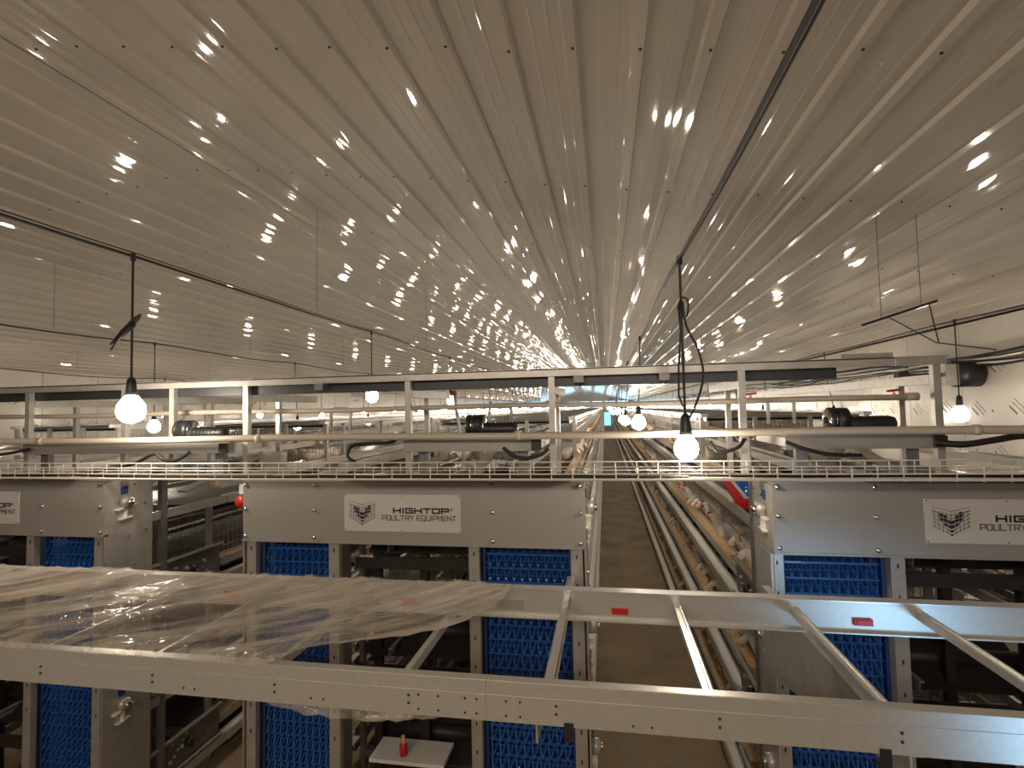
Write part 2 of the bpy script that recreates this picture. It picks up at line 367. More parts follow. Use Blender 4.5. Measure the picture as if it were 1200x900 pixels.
def add_sign(par, x0, x1, z0, z1, y):
    s = MB().box(x0, x1, y - .006, y, z0, z1).build('sign_plate', signm, par); W = x1 - x0; H = z1 - z0; yy = y - .0068
    m = MB(); w = .041; ge = .014
    xe = letters(m, 'HIGHTOP', x0 + W * .435, z1 - H * .485, w, H * .115, ge, .0085, yy)
    # registered mark
    c = (xe + .004, z1 - H * .39); r = .007
    for k in range(10):
        a = 2 * math.pi * k / 10; a2 = 2 * math.pi * (k + 1) / 10
        m.bar((c[0] + r * math.cos(a), yy, c[1] + r * math.sin(a)), (c[0] + r * math.cos(a2), yy, c[1] + r * math.sin(a2)), .0014, .0014, up=(0, 1, 0))
    letters(m, 'R', c[0] - .0025, c[1] - .0035, .005, .007, 0, .0013, yy)
    letters(m, 'POULTRY EQUIPMENT', x0 + W * .335, z1 - H * .685, .0215, H * .125, .0078, .0036, yy)
    m.build('lettering', ink, s)
    # emblem: isometric net around a crested V of blocks
    m = MB(); ex = x0 + W * .16; ez = z0 + H * .5; u = H * .085
    iso = lambda i, j, sgn: (ex + sgn * i * u * 1.0, yy, ez - .62 * H * .5 + j * u * 1.05 + i * u * .55)
    for sgn in (-1, 1):
        for j in range(7): m.bar(iso(-.2, j, sgn), iso(4.6, j - (1.3 if j > 4 else 0), sgn), .0016, .0014, up=(0, 1, 0))
        for i in range(5): m.bar(iso(i, -.3, sgn), iso(i, 5.6 - i * .4, sgn), .0016, .0014, up=(0, 1, 0))
    m.build('emblem_net', ink, s)
    m = MB()
    blocks = [(0, .6, .6, .35), (0, 1.5, .8, .8), (1, 1.5, .75, .75), (0, 2.6, .85, .85), (1, 2.5, .85, .85), (2, 2.3, .7, .8), (1, 3.5, .85, .75), (2, 3.3, .8, .8), (2, 4.2, .55, .5), (0, -.3, .35, .3)]
    for sgn in (-1, 1):
        for i, j, a, b_ in blocks:
            if sgn == -1 and (i, j) == (2, 4.2): continue
            p = [iso(i + e * a, j + g * b_, sgn) for e, g in ((0, 0), (1, 0), (1, 1), (0, 1))]
            n = len(m.v); m.v += [(q[0] - .0005 * 0, yy - .0006, q[2]) for q in p] + [(q[0], yy + .0006, q[2]) for q in p]
            m.f += [(n, n + 1, n + 2, n + 3), (n + 7, n + 6, n + 5, n + 4)] + [(n + a_, n + (a_ + 1) % 4, n + 4 + (a_ + 1) % 4, n + 4 + a_) for a_ in range(4)]
    m.build('emblem', ink, s)
    m = MB()
    for x in (x0 + .008, (x0 + x1) / 2, x1 - .008):
        for z in (z0 + .008, z1 - .008): m.ball((x, y - .007, z), .0035, 6, 4)
    m.build('sign_screws', dark, s, kind='stuff')
ZC0, ZC1 = 2.218, 2.576
cab_lab = ['grey sheet-metal end cabinet right of the central aisle with a white sign', 'grey sheet-metal end cabinet left of the central aisle with a white sign',
           'grey sheet-metal end cabinet at the left edge behind the wrapped ladder frame', 'grey end cabinet of the farthest left row outside the picture edge']
spans = [(.861, 2.96), (-2.268, -.133), (-5.40, -3.303), (-8.5, -6.4)]
sign_x = [(1.571, 2.295), (-1.577, -.848), (-4.71, -3.985), None]
BOLT = None
for ri, cx in enumerate(ROWS[:3]):
    a, b_ = spans[ri]; Y = 3.0; D = .38
    t = thing('end_cabinet', cab_lab[ri], 'cabinet', (cx, Y, 0))
    MB().box(a, b_, Y, Y + .004, ZC0, ZC1).box(a - .004, b_ + .004, Y - .006, Y + .03, ZC0 - .012, ZC0).box(a - .004, b_ + .004, Y - .004, Y + .05, ZC1, ZC1 + .008).build('front_panel', panelm, t)
    MB().box(a + .01, b_ - .01, Y + .012, Y + D, ZC1 - .012, ZC1 - .004).build('top_panel', panelm, t)
    for s, x in ((-1, a), (1, b_)):
        side = MB().box(x - .002 - .002, x + .004, Y + .006, Y + D, .02, ZC1 - .012).box(min(x, x - s * .06), max(x, x - s * .06), Y + D - .004, Y + D, .02, ZC1 - .02)
        sp = side.build('side_panel', galv, t)
        br = MB()
        for zz in (2.52, 2.36, 2.20, 2.0, 1.8, 1.62, 1.4, 1.1):
            for yy in (Y + .20, Y + .34):
                if R.random() < .8: br.ball((x + s * .006, yy + R.uniform(-.03, .03), zz + R.uniform(-.03, .03)), .010, 6, 4)
        br.build('side_bolts', chrome, sp, kind='stuff')
        for zt in TIER[::-1][:4]:
            z = zt + .13 - .02
            h = MB().bar((x + s * .02, Y + .07, z), (x + s * .02, Y + .22, z + .02), .03, .008).bar((x + s * .018, Y + .10, z - .07), (x + s * .018, Y + .19, z - .06), .03, .008).box(min(x, x + s * .03), max(x, x + s * .03), Y + .14, Y + .15, z - .07, z).build('tension_bracket', whitep, sp)
            MB().cyl((x + s * .004, Y + .145, z + .045), (x + s * .05, Y + .145, z + .045), .042, 14).build('bearing_housing', galv, sp, True)
            MB().cyl((x + s * .05, Y + .145, z + .045), (x + s * .07, Y + .145, z + .045), .020, 12).build('shaft_end', chrome, sp, True)
            MB().box(min(x, x + s * .01), max(x, x + s * .01), Y + .12, Y + .17, z + .10, z + .15).build('slot_cap', blued, sp)
    bx0 = [a + .02, a + .55, (a + b_) / 2 + .22 if ri != 1 else -.46 - .18, b_ - .02]
    for i, x in enumerate([a + .022, a + .49, b_ - .49 if ri != 1 else -.66, b_ - .022]):
        for z in (ZC1 - .018, (ZC0 + ZC1) / 2 + .01, ZC0 + .022):
            if BOLT is None:
                BOLT = MB().ball((x, Y - .003, z), .014, 8, 5).cyl((x, Y - .02, z), (x, Y + .003, z), .004, 6).build('bolt', chrome, t, True); BO = Vector((x, Y, z)); BT = ORG[t.name]
            else:
                c = dup(BOLT, parent=t); d = Vector((x, Y, z)) - BO + BT - ORG[t.name]; c.location = d
    if sign_x[ri]: add_sign(t, *sign_x[ri], 2.284, 2.503, Y)
    # front posts under the cover
    cols = ([(.917, 1.41), (2.39, 2.88)], [(-2.18, -1.70), (-.735, -.22)], [(-5.32, -4.86), (-3.87, -3.40)])[ri]
    for (c0, c1) in cols:
        for x0, x1 in ((c0 - .075, c0 - .012), (c1 + .005, c1 + .072)):
            MB().box(x0, x1, Y + .02, Y + .025, .02, ZC0 - .014).box(x0, x0 + .004, Y + .026, Y + .30, .02, ZC0 - .014).box(x1 - .004, x1, Y + .026, Y + .06, .02, ZC0 - .014).build('front_post', galv, t)
        sl = MB()
        z = ZC0 - .06
        while z > 1.0:
            for x in (c0 - .044, c1 + .038): sl.box(x - .004, x + .004, Y + .018, Y + .0215, z - .011, z + .011)
            z -= .16
        sl.build('post_slots', blackp, t, kind='stuff')
    # inner machinery between the two lifts; dark colour stands in for shade
    ia, ib = cols[0][1] + .09, cols[1][0] - .09
    for k, zt in enumerate(TIER):
        MB().cyl((ia, Y + .55, zt - .09), (ib, Y + .55, zt - .09), .05, 14).build('manure_roller', dark, t, True)
        MB().box(ia, ib, Y + .20, Y + .24, zt - .26, zt - .19).build('cross_channel', dark, t)
        MB().prism([(Y + .66, zt - .03), (Y + .67, zt - .02), (Y + .40, zt - .20), (Y + .39, zt - .21)], 0, ia, ib).build('scraper_plate', dark, t)
    for x in (ia + .02, ia + (ib - ia) * .45, ib - .05): MB().box(x, x + .05, Y + .42, Y + .47, .02, 2.56).build('inner_post', dark, t)
    for k in range(3):
        x = ia + .18 + .3 * k
        
        for zt in (2.12, 1.98, 1.44, 1.30, .78): MB().box(x - .012, x + .012, Y + .32 + .1 * k, Y + 1.1, zt - .09 * k, zt - .09 * k + .008).box(x - .012, x - .008, Y + .32 + .1 * k, Y + 1.1, zt - .09 * k - .05, zt - .09 * k).build('guide_rail', galv, t)
    # frame between cabinet and cages
    for s, x in ((-1, a + .03), (1, b_ - .03)):
        for zt in TIER:
            MB().box(x - .012, x + .012, Y + D, Y0 + .05, zt - .035, zt + .03).build('side_channel', galv, t)
            if zt > 2.2: continue
            pl = MB().box(x - s * .03 - .004, x - s * .03 + .004, Y + D, Y0 - .06, zt + .06, zt + .30).build('bearing_plate', galv_dark, t)
            MB().box(x - .012, x + .012, Y + D, Y0 - .06, zt + .30, zt + .318).box(x - .012, x + .012, Y + D, Y0 - .06, zt + .052, zt + .062).build('plate_flange', galv, t)
            q = MB()
            for n in range(9): q.ball((x - s * .018, Y + D + .1 + R.uniform(0, .55), zt + .1 + R.uniform(0, .16)), R.choice([.009, .012, .018]), 6, 4)
            q.build('plate_bolts', galv, t, kind='stuff')
            MB().cyl((x - s * .026, Y + D + .42, zt + .18), (x + s * .01, Y + D + .42, zt + .18), .035, 12).build('roller_bearing', dark, t, True)
        MB().box(x - .02, x + .02, Y + D + .10, Y + D + .15, .02, 2.57).build('side_post', galv_dark, t)
# upright shared mesh: blue egg lift column
def lift(x0, x1, label):
    t = thing('egg_lift', label, 'egg elevator', ((x0 + x1) / 2, 3.1, .2), 'blue finger-chain egg lifts')
    W = x1 - x0; y = 3.08
    MB().box(x0, x1, y + .16, y + .165, .2, 2.215).build('back_sheet', blued, t)
    MB().box(x0 - .004, x0 + .012, y, y + .05, .2, 2.21).build('side_chain', blued, t); MB().box(x1 - .012, x1 + .004, y, y + .05, .2, 2.21).build('side_chain', blued, t)
    row = MB(); z = 2.14; n = 10
    row.bar((x0 + .012, y + .03, z), (x1 - .012, y + .03, z), .014, .012)
    row.bar((x0 + .012, y + .055, z + .035), (x1 - .012, y + .055, z + .035), .008)
    for i in range(n):
        c = x0 + .02 + (i + .5) * (W - .04) / n; h = (W - .04) / n * .42
        row.bar((c - h, y + .03, z - .002), (c - h * .35, y - .015, z - .058), .0075, .006)
        row.bar((c + h, y + .03, z - .002), (c + h * .1, y - .015, z - .058), .0075, .006)
        row.bar((c - h * .35, y - .015, z - .058), (c + h * .1, y - .015, z - .058), .010, .010)
        row.bar((c, y + .03, z), (c + h * .5, y + .07, z + .05), .008, .006)
        row.ball((c - h * .1, y - .012, z - .05), .0085, 6, 4)
    r0 = row.build('finger_row', bluep, t)
    for k in range(1, 23):
        c = dup(r0, parent=t); c.location = (0, 0, -.0825 * k)
    return t
lift(-2.18, -1.70, 'blue egg lift under the left half of the middle cabinet')
lift(-.735, -.22, 'blue egg lift beside the central aisle on its left')
lift(.917, 1.41, 'blue egg lift beside the central aisle on its right')
lift(-3.87, -3.40, 'blue egg lift under the leftmost visible cabinet')
lift(2.39, 2.88, 'blue egg lift at the far right end of the right cabinet')
lift(-5.32, -4.86, 'blue egg lift at the outer end of the leftmost cabinet')

# ------------------------------------------------------------------ top frames on the row ends
def post(t, x, y, z0, z1, wd=.036): return MB().box(x - wd / 2, x + wd / 2, y, y + wd, z0, z1).build('post', galv, t)
def topframe(cx, xs, label, chan, long_arm=None):
    t = thing('top_frame', label, 'frame', (xs[0], 3.05, 2.585))
    for x in xs:
        post(t, x, 3.06, 2.585, 3.185); post(t, x, 3.40, 2.585, 3.085, .03)
        ye = 8.0 if x == long_arm else 3.9
        MB().box(x - .018, x + .018, 3.10, ye, 3.085, 3.135).build('arm', galv, t)
    c0, c1 = chan
    MB().box(c0, c1, 2.99, 3.045, 2.825, 2.832).box(c0, c1, 2.985, 2.992, 2.762, 2.832).box(c0, c1, 2.99, 3.045, 2.757, 2.763).build('front_channel', panelm, t)
    for x in (c0 + .03, c1 - .03):
        MB().box(x - .025, x + .025, 2.997, 3.55, 2.77, 2.818).build('stub_tube', galv, t)
    MB().box(c1 - .058, c1 - .002, 2.965, 2.984, 2.765, 2.822).build('end_cap', blackp, t)
    for x in (c0 + .1, c1 - .12): MB().box(x - .03, x + .03, 3.05, 3.09, 2.585, 2.76).build('support', galv_dark, t)
    return t
topframe(ROWS[1], [-2.30, -1.19, -.305], 'open galvanised tube frame above the middle cabinet', (-1.19, -.36))
topframe(ROWS[0], [.745, 1.70], 'open galvanised tube frame above the right cabinet by the wall', (.93, 1.68), 1.70)
topframe(ROWS[2], [-4.02, -3.225, -2.85], 'open galvanised tube frame above the leftmost cabinet', (-3.95, -2.36))
t = thing('side_plate_stack', 'flat galvanised plate standing above the middle cabinet at its left end', 'plate', (-2.22, 3.2, 2.585))
MB().box(-2.30, -2.10, 3.2, 3.21, 2.585, 2.75).build('plate', galv, t)

def motor(x0, xd, x1, z, label, r=.068):
    t = thing('drive_motor', label, 'motor', (xd, 3.1, z), 'black winch drive motors')
    y = 3.1
    MB().cyl((x0, y, z + r), (x0 + .02, y, z + r), r, 24).cyl((x0 + .035, y, z + r), (xd, y, z + r), r * .98, 24).build('pulley', blackp, t, True)
    MB().cyl((x0 - .006, y, z + r), (x0 + .002, y, z + r), r * .86, 24).build('pulley_face', chrome, t, True); MB().cyl((xd - .002, y, z + r), (xd + .004, y, z + r), r * .84, 24).build('pulley_face', chrome, t, True)
    MB().cyl((x0 - .02, y, z + r), (x0 - .004, y, z + r), r * .28, 12).build('shaft', blackp, t, True)
    MB().cyl((x0 + .02, y, z + r), (x0 + .035, y, z + r), r * .8, 20).build('pulley_groove', chrome, t, True)
    zz = z + .045
    MB().tube([(xd, y, zz), (xd + .012, y, zz), (x1 - .03, y, zz), (x1 - .008, y, zz), (x1, y, zz)], [.038, .042, .042, .036, .022], 20).build('motor_body', blackp, t, True)
    m = MB()
    for i in range(8): xx = xd + .02 + i * (x1 - xd - .06) / 7; m.tube([(xx, y, zz), (xx + .006, y, zz)], .0455, 18)
    m.build('cooling_fin', blackp, t, kind='stuff')
    MB().box(xd + .03, x1 - .04, y - .03, y + .03, z - .003, z + .012).build('foot', blackp, t)
motor(-.82, -.72, -.515, 2.835, 'black drive motor with a pulley above the middle cabinet')
motor(1.185, 1.275, 1.512, 2.835, 'black drive motor with a chrome-faced pulley near the right wall')
motor(-2.82, -2.72, -2.46, 2.835, 'black drive motor left of the middle cabinet, beside the left bulbs')

# ------------------------------------------------------------------ lateral members
t = thing('overhead_channel', 'long dark channel beam crossing above all the row ends', 'beam', (-3, 3.06, 3.18))
MB().box(-8.2, 1.50, 3.045, 3.058, 3.185, 3.228).box(-8.2, 1.75, 3.045, 3.10, 3.222, 3.230).build('front_lip', galv, t)
MB().box(-8.2, 1.24, 3.102, 3.17, 3.128, 3.218).build('dark_web', beamm, t)
MB().box(1.505, 1.74, 3.045, 3.10, 3.185, 3.221).build('end_piece', galv, t)
MB().box(1.25, 1.50, 3.06, 3.22, 3.232, 3.255).build('splice_plate', galv, t)
for x, c in ((-.145, galv_dark), (.33, galv_dark), (-1.76, galv_dark)):
    MB().box(x - .028, x + .028, 3.02, 3.10, 3.145, 3.184).build('cable_clip', c, t)
bx = tag(MB().box(-1.635, -1.575, 3.24, 3.30, 3.085, 3.15).box(-1.66, -1.635, 3.25, 3.29, 3.075, 3.145).build('sensor_box', whitep, loc=(-1.5, 3.27, 3.1)), 'small white sensor box under the dark overhead channel', 'box')
def pipe(name, label, x0, x1, y, z, r, m, k=12, dz=0):
    t = thing(name, label, 'pipe', (x0, y, z)); pts = [(x0 + (x1 - x0) * i / 24, y, z + dz * (i / 24) + .004 * math.sin(i * .9)) for i in range(25)]
    MB().tube(pts, r, k).build('tube', m, t, True); return t
t = pipe('water_pipe', 'long beige pipe running across just above the motors\' frame channels', -5.2, 4.25, 2.9, 2.852, .0205, pvc)
for x in (-3.7, -2.1, -.5, 1.75, 2.9): MB().cyl((x, 2.9, 2.852), (x + .03, 2.9, 2.852), .0255, 12).build('coupling', pvc, t, True)
t = pipe('water_pipe', 'thinner beige upper pipe ending in a cap beside the right wall post', -5.2, 1.66, 3.24, 3.018, .0165, pvc)
MB().cyl((1.64, 3.24, 3.022), (1.70, 3.24, 3.022), .022, 12).build('end_cap', pvc, t, True)
for x in (1.58, .83, -2.42): MB().cyl((x, 3.24, 3.02), (x, 3.24, 3.052), .008, 8).build('valve_stem', pvc, t); MB().bar((x - .035, 3.24, 3.055), (x + .035, 3.24, 3.062), .014, .012).build('valve_handle', red, t)
for x, lab in ((.82, 'right of the tall post by the central aisle'), (-1.02, 'above the middle cabinet near its motor'), (-2.98, 'beside the bulbs above the leftmost cabinet')):
    t = thing('breather_tube', 'thin white standpipe with an orange cap, ' + lab, 'pipe', (x, 3.5, 2.59))
    MB().tube([(x + .06, 3.5, 2.59), (x + .05, 3.5, 2.80), (x + .01, 3.5, 3.0), (x, 3.5, 3.10)], .012, 8).build('tube', whitep, t, True)
    MB().cyl((x, 3.5, 3.10), (x, 3.5, 3.135), .016, 8).build('cap', orange, t)
for x, lab in ((1.15, 'near the right wall motor'), (-.75, 'above the middle cabinet motor'), (-2.0, 'over the left half of the middle row'), (-3.45, 'over the leftmost row')):
    t = thing('pipe_loop', 'bent white water pipe loop ' + lab, 'pipe', (x, 3.75, 2.87))
    MB().tube([(x - .08, 3.75, 2.865), (x - .08, 3.75, 3.0), (x - .06, 3.75, 3.03), (x + .05, 3.75, 3.03), (x + .08, 3.75, 3.0), (x + .08, 3.75, 2.865)], .012, 8).build('tube', whitep, t, True)

t = thing('cable_tray', 'bright wire basket cable tray running across over the cabinets', 'cable tray', (-1, 2.75, 2.63))
for (y, z, r) in ((2.70, 2.695, .0035), (2.70, 2.66, .004), (2.70, 2.632, .0068), (2.74, 2.630, .003), (2.78, 2.632, .004), (2.82, 2.665, .003), (2.82, 2.71, .0035)):
    MB().tube([(-5.2, y, z + .012), (-2.5, y, z), (1.0, y, z + .004), (4.2, y, z + .012)], r, 6).build('long_wire', traym, t)
m = MB(); x = -4.6
while x < 3.9:
    m.tube([(x, 2.70, 2.70), (x, 2.70, 2.63), (x, 2.82, 2.63), (x, 2.82, 2.715)], .0026, 5); x += .108
m.build('cross_wires', traym, t, kind='stuff')
for i, (y, z, x0, x1) in enumerate(((2.76, 2.645, -5.2, -1.9), (2.765, 2.648, -1.2, 4.0), (2.785, 2.648, .6, 4.2), (2.74, 2.642, -3.0, .4))):
    tag(MB().tube([(x0 + (x1 - x0) * k / 12, y, z + .003 * math.sin(k * 2.1 + i)) for k in range(13)], .008, 7).build('tray_cable', rubber, loc=(x0, y, z)), ['black cable in the wire tray over the leftmost cabinet', 'black cable in the wire tray crossing the central aisle', 'second black cable in the tray over the right cabinet', 'short black cable in the tray over the middle cabinet'][i], 'cable')
m = MB()
for x0, x1 in ((-5.0, -3.5), (-1.55, -.2), (1.3, 4.1)): m.box(x0, x1, 2.95, 3.1, 2.59, 2.612)
tag(m.build('rubber_strip', rubber), 'black rubber strip lying on top of the cabinets', 'strip')

# ------------------------------------------------------------------ near ladder frame
t = thing('conveyor_frame', 'long aluminium ladder-like conveyor frame in the foreground', 'frame', (0, 1.8, 2.12))
YB, YF = 2.20, 1.50
x0, x1 = -4.2, 3.2
MB().box(x0, x1, YB, YB + .005, 2.138, 2.246).box(x0, x1, YB - .012, YB + .03, 2.246, 2.252).box(x0, x1, YB - .024, YB, 2.138, 2.143).build('rear_rail', alu, t)
MB().box(x0, x1, YB - .016, YB + .036, 2.2525, 2.256).build('rear_rail_cap', alu_top, t)
for a, b_ in ((-4.2, -.3575), (-.3565, 3.2)):
    MB().box(a, b_, YF - .003, YF, 2.117, 2.228).box(a, b_, YF, YF + .030, 2.224, 2.229).box(a, b_, YF, YF + .024, 2.117, 2.121).box(a, b_, YF - .0045, YF - .003, 2.186, 2.190).build('front_rail', alu, t)
rung_x = [-.61 + .432 * k for k in range(-8, 8)]
for x in rung_x: MB().box(x - .012, x + .012, YF + .004, YB, 2.196, 2.220).box(x + .006, x + .012, YF + .004, YB, 2.220, 2.226).build('rung', alu_top, t)
rv = MB()
for x in rung_x:
    for z in (2.150, 2.172): rv.ball((x + .02, YF - .004, z), .0042, 6, 4)
for x in (-.56, -.50, -.42, -.386, -.30, -.26, -.90, -.86, .05, .10, -1.30, -1.34):
    rv.ball((x, YF - .004, 2.14 if abs(x) > .6 else 2.135), .0035, 6, 4); 
    if -.6 < x < -.25: rv.ball((x, YF - .004, 2.175), .0035, 6, 4)
rv.build('rivets', dark, t, kind='stuff')
for x in (-.86, .035, .925, -1.72, -2.575):
    MB().box(x - .032, x + .032, YB - .012, YB - .001, 2.166, 2.190).box(x - .024, x + .024, YB - .016, YB - .012, 2.170, 2.186).build('clip', red, t)
MB().box(-.47, -.36, YB - .004, YB - .0005, 2.165, 2.205).build('splice_plate', galv, t)
for x in (-.125, .665): MB().box(x - .012, x + .014, YF - .008, YF - .0045, 2.08, 2.13).box(x - .012, x + .014, YF - .004, YF + .03, 2.08, 2.086).build('hanger_clip', dark, t)
# supports under the frame
a = MB().box(-.235, -.19, 1.62, 2.98, 2.055, 2.062).box(-.235, -.228, 1.62, 2.98, 1.99, 2.055)
a.build('support_arm', galv, t)
g = MB().prism([(1.62, 2.05), (2.98, 2.05), (2.98, 1.62), (2.35, 1.78), (1.62, 1.98)], 0, .78, .785).box(.785, .815, 1.62, 2.98, 2.043, 2.05)
g.build('support_gusset', galv, t)

# wrapping film over the left part of the ladder frame
import mathutils.noise as mn
m = MB(); NX, NY = 190, 44; fx0 = -3.6
for i in range(NX + 1):
    for j in range(NY + 1):
        v = j / NY; u = i / NX
        xe = -.40 - .66 * (1 - v) ** 2.2
        x = fx0 + (xe - fx0) * u
        y = YF - .010 + (YB + .05 - YF + .010) * v
        w_ = x * .73 - y * .68
        z = 2.268 - .030 * math.sin(math.pi * v) + .012 * mn.noise(Vector((w_ * 9, y * .8, 2))) + .016 * mn.noise(Vector((w_ * 24, y * 1.5, 5))) + .006 * mn.noise(Vector((w_ * 60, y * 3, 9)))
        if v < .05: y = YF - .012 - .003 * mn.noise(Vector((x * 12, 1, 1))); z = 2.262 - (.05 - v) / .05 * .032 + .004 * mn.noise(Vector((x * 30, 0, 3)))
        if v > .96: z = 2.275 - (v - .96) / .04 * .05 + .008 * mn.noise(Vector((x * 20, 0, 3)))
        if u > .985: z += .012 * mn.noise(Vector((y * 20, 3, 3)))
        if .05 <= v: z = max(z, 2.2315) if v < .93 else max(z, 2.2585) if v < .96 else z
        m.v.append((x, y, z))
for i in range(NX):
    for j in range(NY): n = i * (NY + 1) + j; m.f.append((n, n + NY + 1, n + NY + 2, n + 1))
tag(m.build('wrapping_film', filmm, smooth=True), 'crinkled clear plastic film stretched over the left part of the ladder frame', 'plastic film')
# loose tail of film hanging under the front rail
m = MB()
for i in range(31):
    for j in range(7):
        u = i / 30; v = j / 6; x = -1.10 + .62 * u; z = 2.112 - v * (.045 * math.sin(math.pi * u) ** .5) + .004 * R.uniform(-1, 1); m.v.append((x, YF + .03 + .02 * mn.noise(Vector((u * 9, v * 2, 0))), z))
for i in range(30):
    for j in range(6): n = i * 7 + j; m.f.append((n, n + 7, n + 8, n + 1))
tag(m.build('film_scrap', filmm, smooth=True), 'loose scrap of clear film hanging below the front rail', 'plastic film')

# small things below
MB_ = MB().box(-1.50, -1.02, 3.14, 3.36, .84, .862)
tag(MB_.build('shelf_board', whitep, loc=(-1.25, 3.2, .84)), 'pale board lying between the blue lifts below the ladder frame', 'board')
t = thing('glue_bottle', 'small red glue bottle with an orange nozzle on the pale board', 'bottle', (-1.298, 3.2, .862))
MB().tube([(-1.298, 3.2, .863), (-1.298, 3.2, .925), (-1.298, 3.2, .935)], [.024, .024, .014], 12).build('bottle_body', red, t, True)
MB().tube([(-1.298, 3.2, .935), (-1.298, 3.2, .955), (-1.298, 3.2, .985)], [.016, .013, .006], 10).build('nozzle', gluel, t, True)

# feed hoppers at the aisle side of each row
def hopper(x, s, label):
    t = thing('feed_hopper', label, 'feed hopper', (x, 4.08, 2.25))
    pr3 = lambda pts, y0, y1: MB().prism([(x + s * a, z) for a, z in pts], 1, y0, y1)
    pr3([(0, 2.47), (.045, 2.47), (.155, 2.31), (.34, 2.31), (.34, 2.25), (.12, 2.25)], 4.04, 4.13).build('shell', red, t)
    pr3([(.05, 2.47), (.16, 2.315), (.26, 2.315), (.34, 2.44), (.34, 2.47)], 4.075, 4.12).build('insert', whitep, t)
    pr3([(.085, 2.455), (.175, 2.335), (.25, 2.335), (.33, 2.455)], 4.062, 4.075).build('insert_face', bluep, t)
    for a, z in ((.17, 2.40), (.20, 2.40), (.17, 2.375), (.20, 2.375)): MB().cyl((x + s * a, 4.056, z), (x + s * a, 4.062, z), .007, 8).build('insert_bolt', chrome, t)
hopper(.815, 1, 'red feed hopper with a blue insert beside the central aisle on its right')
t = thing('limit_cap', 'white and red end cap at the left edge of the middle cabinet', 'cap', (-2.30, 3.06, 2.4))
MB().box(-2.335, -2.275, 3.05, 3.12, 2.49, 2.55).build('bracket', whitep, t); MB().cyl((-2.32, 3.04, 2.44), (-2.32, 3.10, 2.44), .04, 14).build('disc', red, t, True)

# ------------------------------------------------------------------ lamps and cords
def bulbmesh(x, y, z, near=True, big=False):
    k, mm = (20, 12) if near else (8, 6)
    m = MB(); pr_ = [(.0, .024), (.02, .040), (.045, .056), (.075, .060), (.10, .054), (.12, .036), (.132, .004)]
    g = 1.0 if big else 1.25
    m.tube([(x, y, z + .066 - a * g) for a, _ in pr_], [r * g for _, r in pr_], k); return m
lines = {  # X, cord height, first lamp Y, spacing, bulb heights
    0: (.40, 3.76, 2.79, 3.15, 2.80), 1: (-2.75, 3.965, 2.66, 3.25, 3.1), 2: (-5.85, 3.97, 6.0, 3.2, 2.885), 3: (-9.3, 3.80, 3.4, 3.2, 2.95), 4: (3.5, 3.80, 5.97, 3.2, 2.87)}
side = ['over the central aisle', 'over the first aisle on the left', 'over the second aisle on the left', 'over the third aisle on the left', 'along the right wall']
nearlab = {(0, 0): 'large lit bulb hanging nearest the camera over the central aisle', (1, 0): 'large lit bulb at upper left under a cord with taped black ends', (2, 0): 'lit bulb just right of the big left bulb',
           (1, 1): 'lit bulb hanging above the left part of the middle row', (4, 0): 'lit bulb hanging before the right wall'}
proto = {}
allz = {}
for li, (X, CZ, YS, SP, BZ) in lines.items():
    pts = []; y = .3 if li != 3 else 3
    while y < END - 2:
        ph = ((y - YS) / SP) % 1; pts.append((X + .012 * math.sin(y * 1.3), y, CZ - (.035 if li in (2, 3) else .012) * math.sin(math.pi * ph) + .006 * math.sin(y * 2.1))); y += .4 if y < 16 else SP / 3
    t = thing('lamp_cord', 'black supply cord strung under the ceiling ' + side[li], 'cable', (X, 3, CZ))
    MB().tube(pts, .008 if li == 0 else .009, 6).build('cord', rubber, t, True)
    if li == 0: MB().tube([(p[0] + .018, p[1], p[2] + .006) for p in pts[:9]], .004, 5).build('cord', rubber, t, True)
    if li == 1: MB().tube([(p[0] + .012, p[1], p[2] + .018) for p in pts[:18]], .004, 5).build('cord', rubber, t, True)
    for yy in [4.7 + 3.2 * k for k in range(8)]:
        if li in (1, 2, 3): MB().tube([(X, yy, CZ + .01), (X, yy, zceil(X) - .01)], .0022, 4).build('tie_wire', dark, t)
    nL = 0; y = YS
    while y < END - 5:
        bz = BZ + R.uniform(-.12, .14) * (1 if nL > 0 else 0)
        if (li, nL) == (1, 0): bz = 3.06
        if (li, nL) == (0, 0): bz = 2.785
        if (li, nL) == (1, 1): bz = 3.21
        xx = X + (R.uniform(-.10, .10) if nL > 0 and (li, nL) != (1, 1) else 0)
        if (li, nL) == (0, 1): xx, bz = .36, 2.84
        if (li, nL) == (0, 2): xx, bz = .33, 2.78
        if (li, nL) in nearlab:
            t = thing('hanging_bulb', nearlab[(li, nL)], 'light bulb', (X, y, CZ))
        else: t = thing('hanging_bulb', ('%s bulb from the near end %s' % (['first', 'second', 'third', 'fourth', 'fifth', 'sixth', 'seventh'][nL], side[li]) if nL < 7 else 'small lit bulb far down the receding line ' + side[li]), 'light bulb', (X, y, CZ), 'bulbs ' + side[li])
        MB().tube([(X, y, CZ), (X + (xx - X) * .3, y, (CZ + bz) / 2), (xx, y, bz + .16)], .0065 if nL < 2 else .007, 6 if nL < 3 else 4).tube([(X, y, CZ + .012), (X, y, CZ - .035)], .014, 8).build('drop_cord', rubber, t)
        near = nL < 3
        MB().tube([(xx, y, bz + .175), (xx, y, bz + .16), (xx, y, bz + .12), (xx, y, bz + .085), (xx, y, bz + .066)], [.010, .022, .027, .030, .034] if near else [.01, .02, .025, .028, .03], 14 if near else 6).build('socket', blackp, t, True)
        bulbmesh(xx, y, bz, near, (li, nL) == (0, 0)).build('bulb', bulbm, t, True)
        allz[(li, nL)] = (xx, y, bz); y += SP + (R.uniform(-.15, .15) if nL > 1 else 0); nL += 1
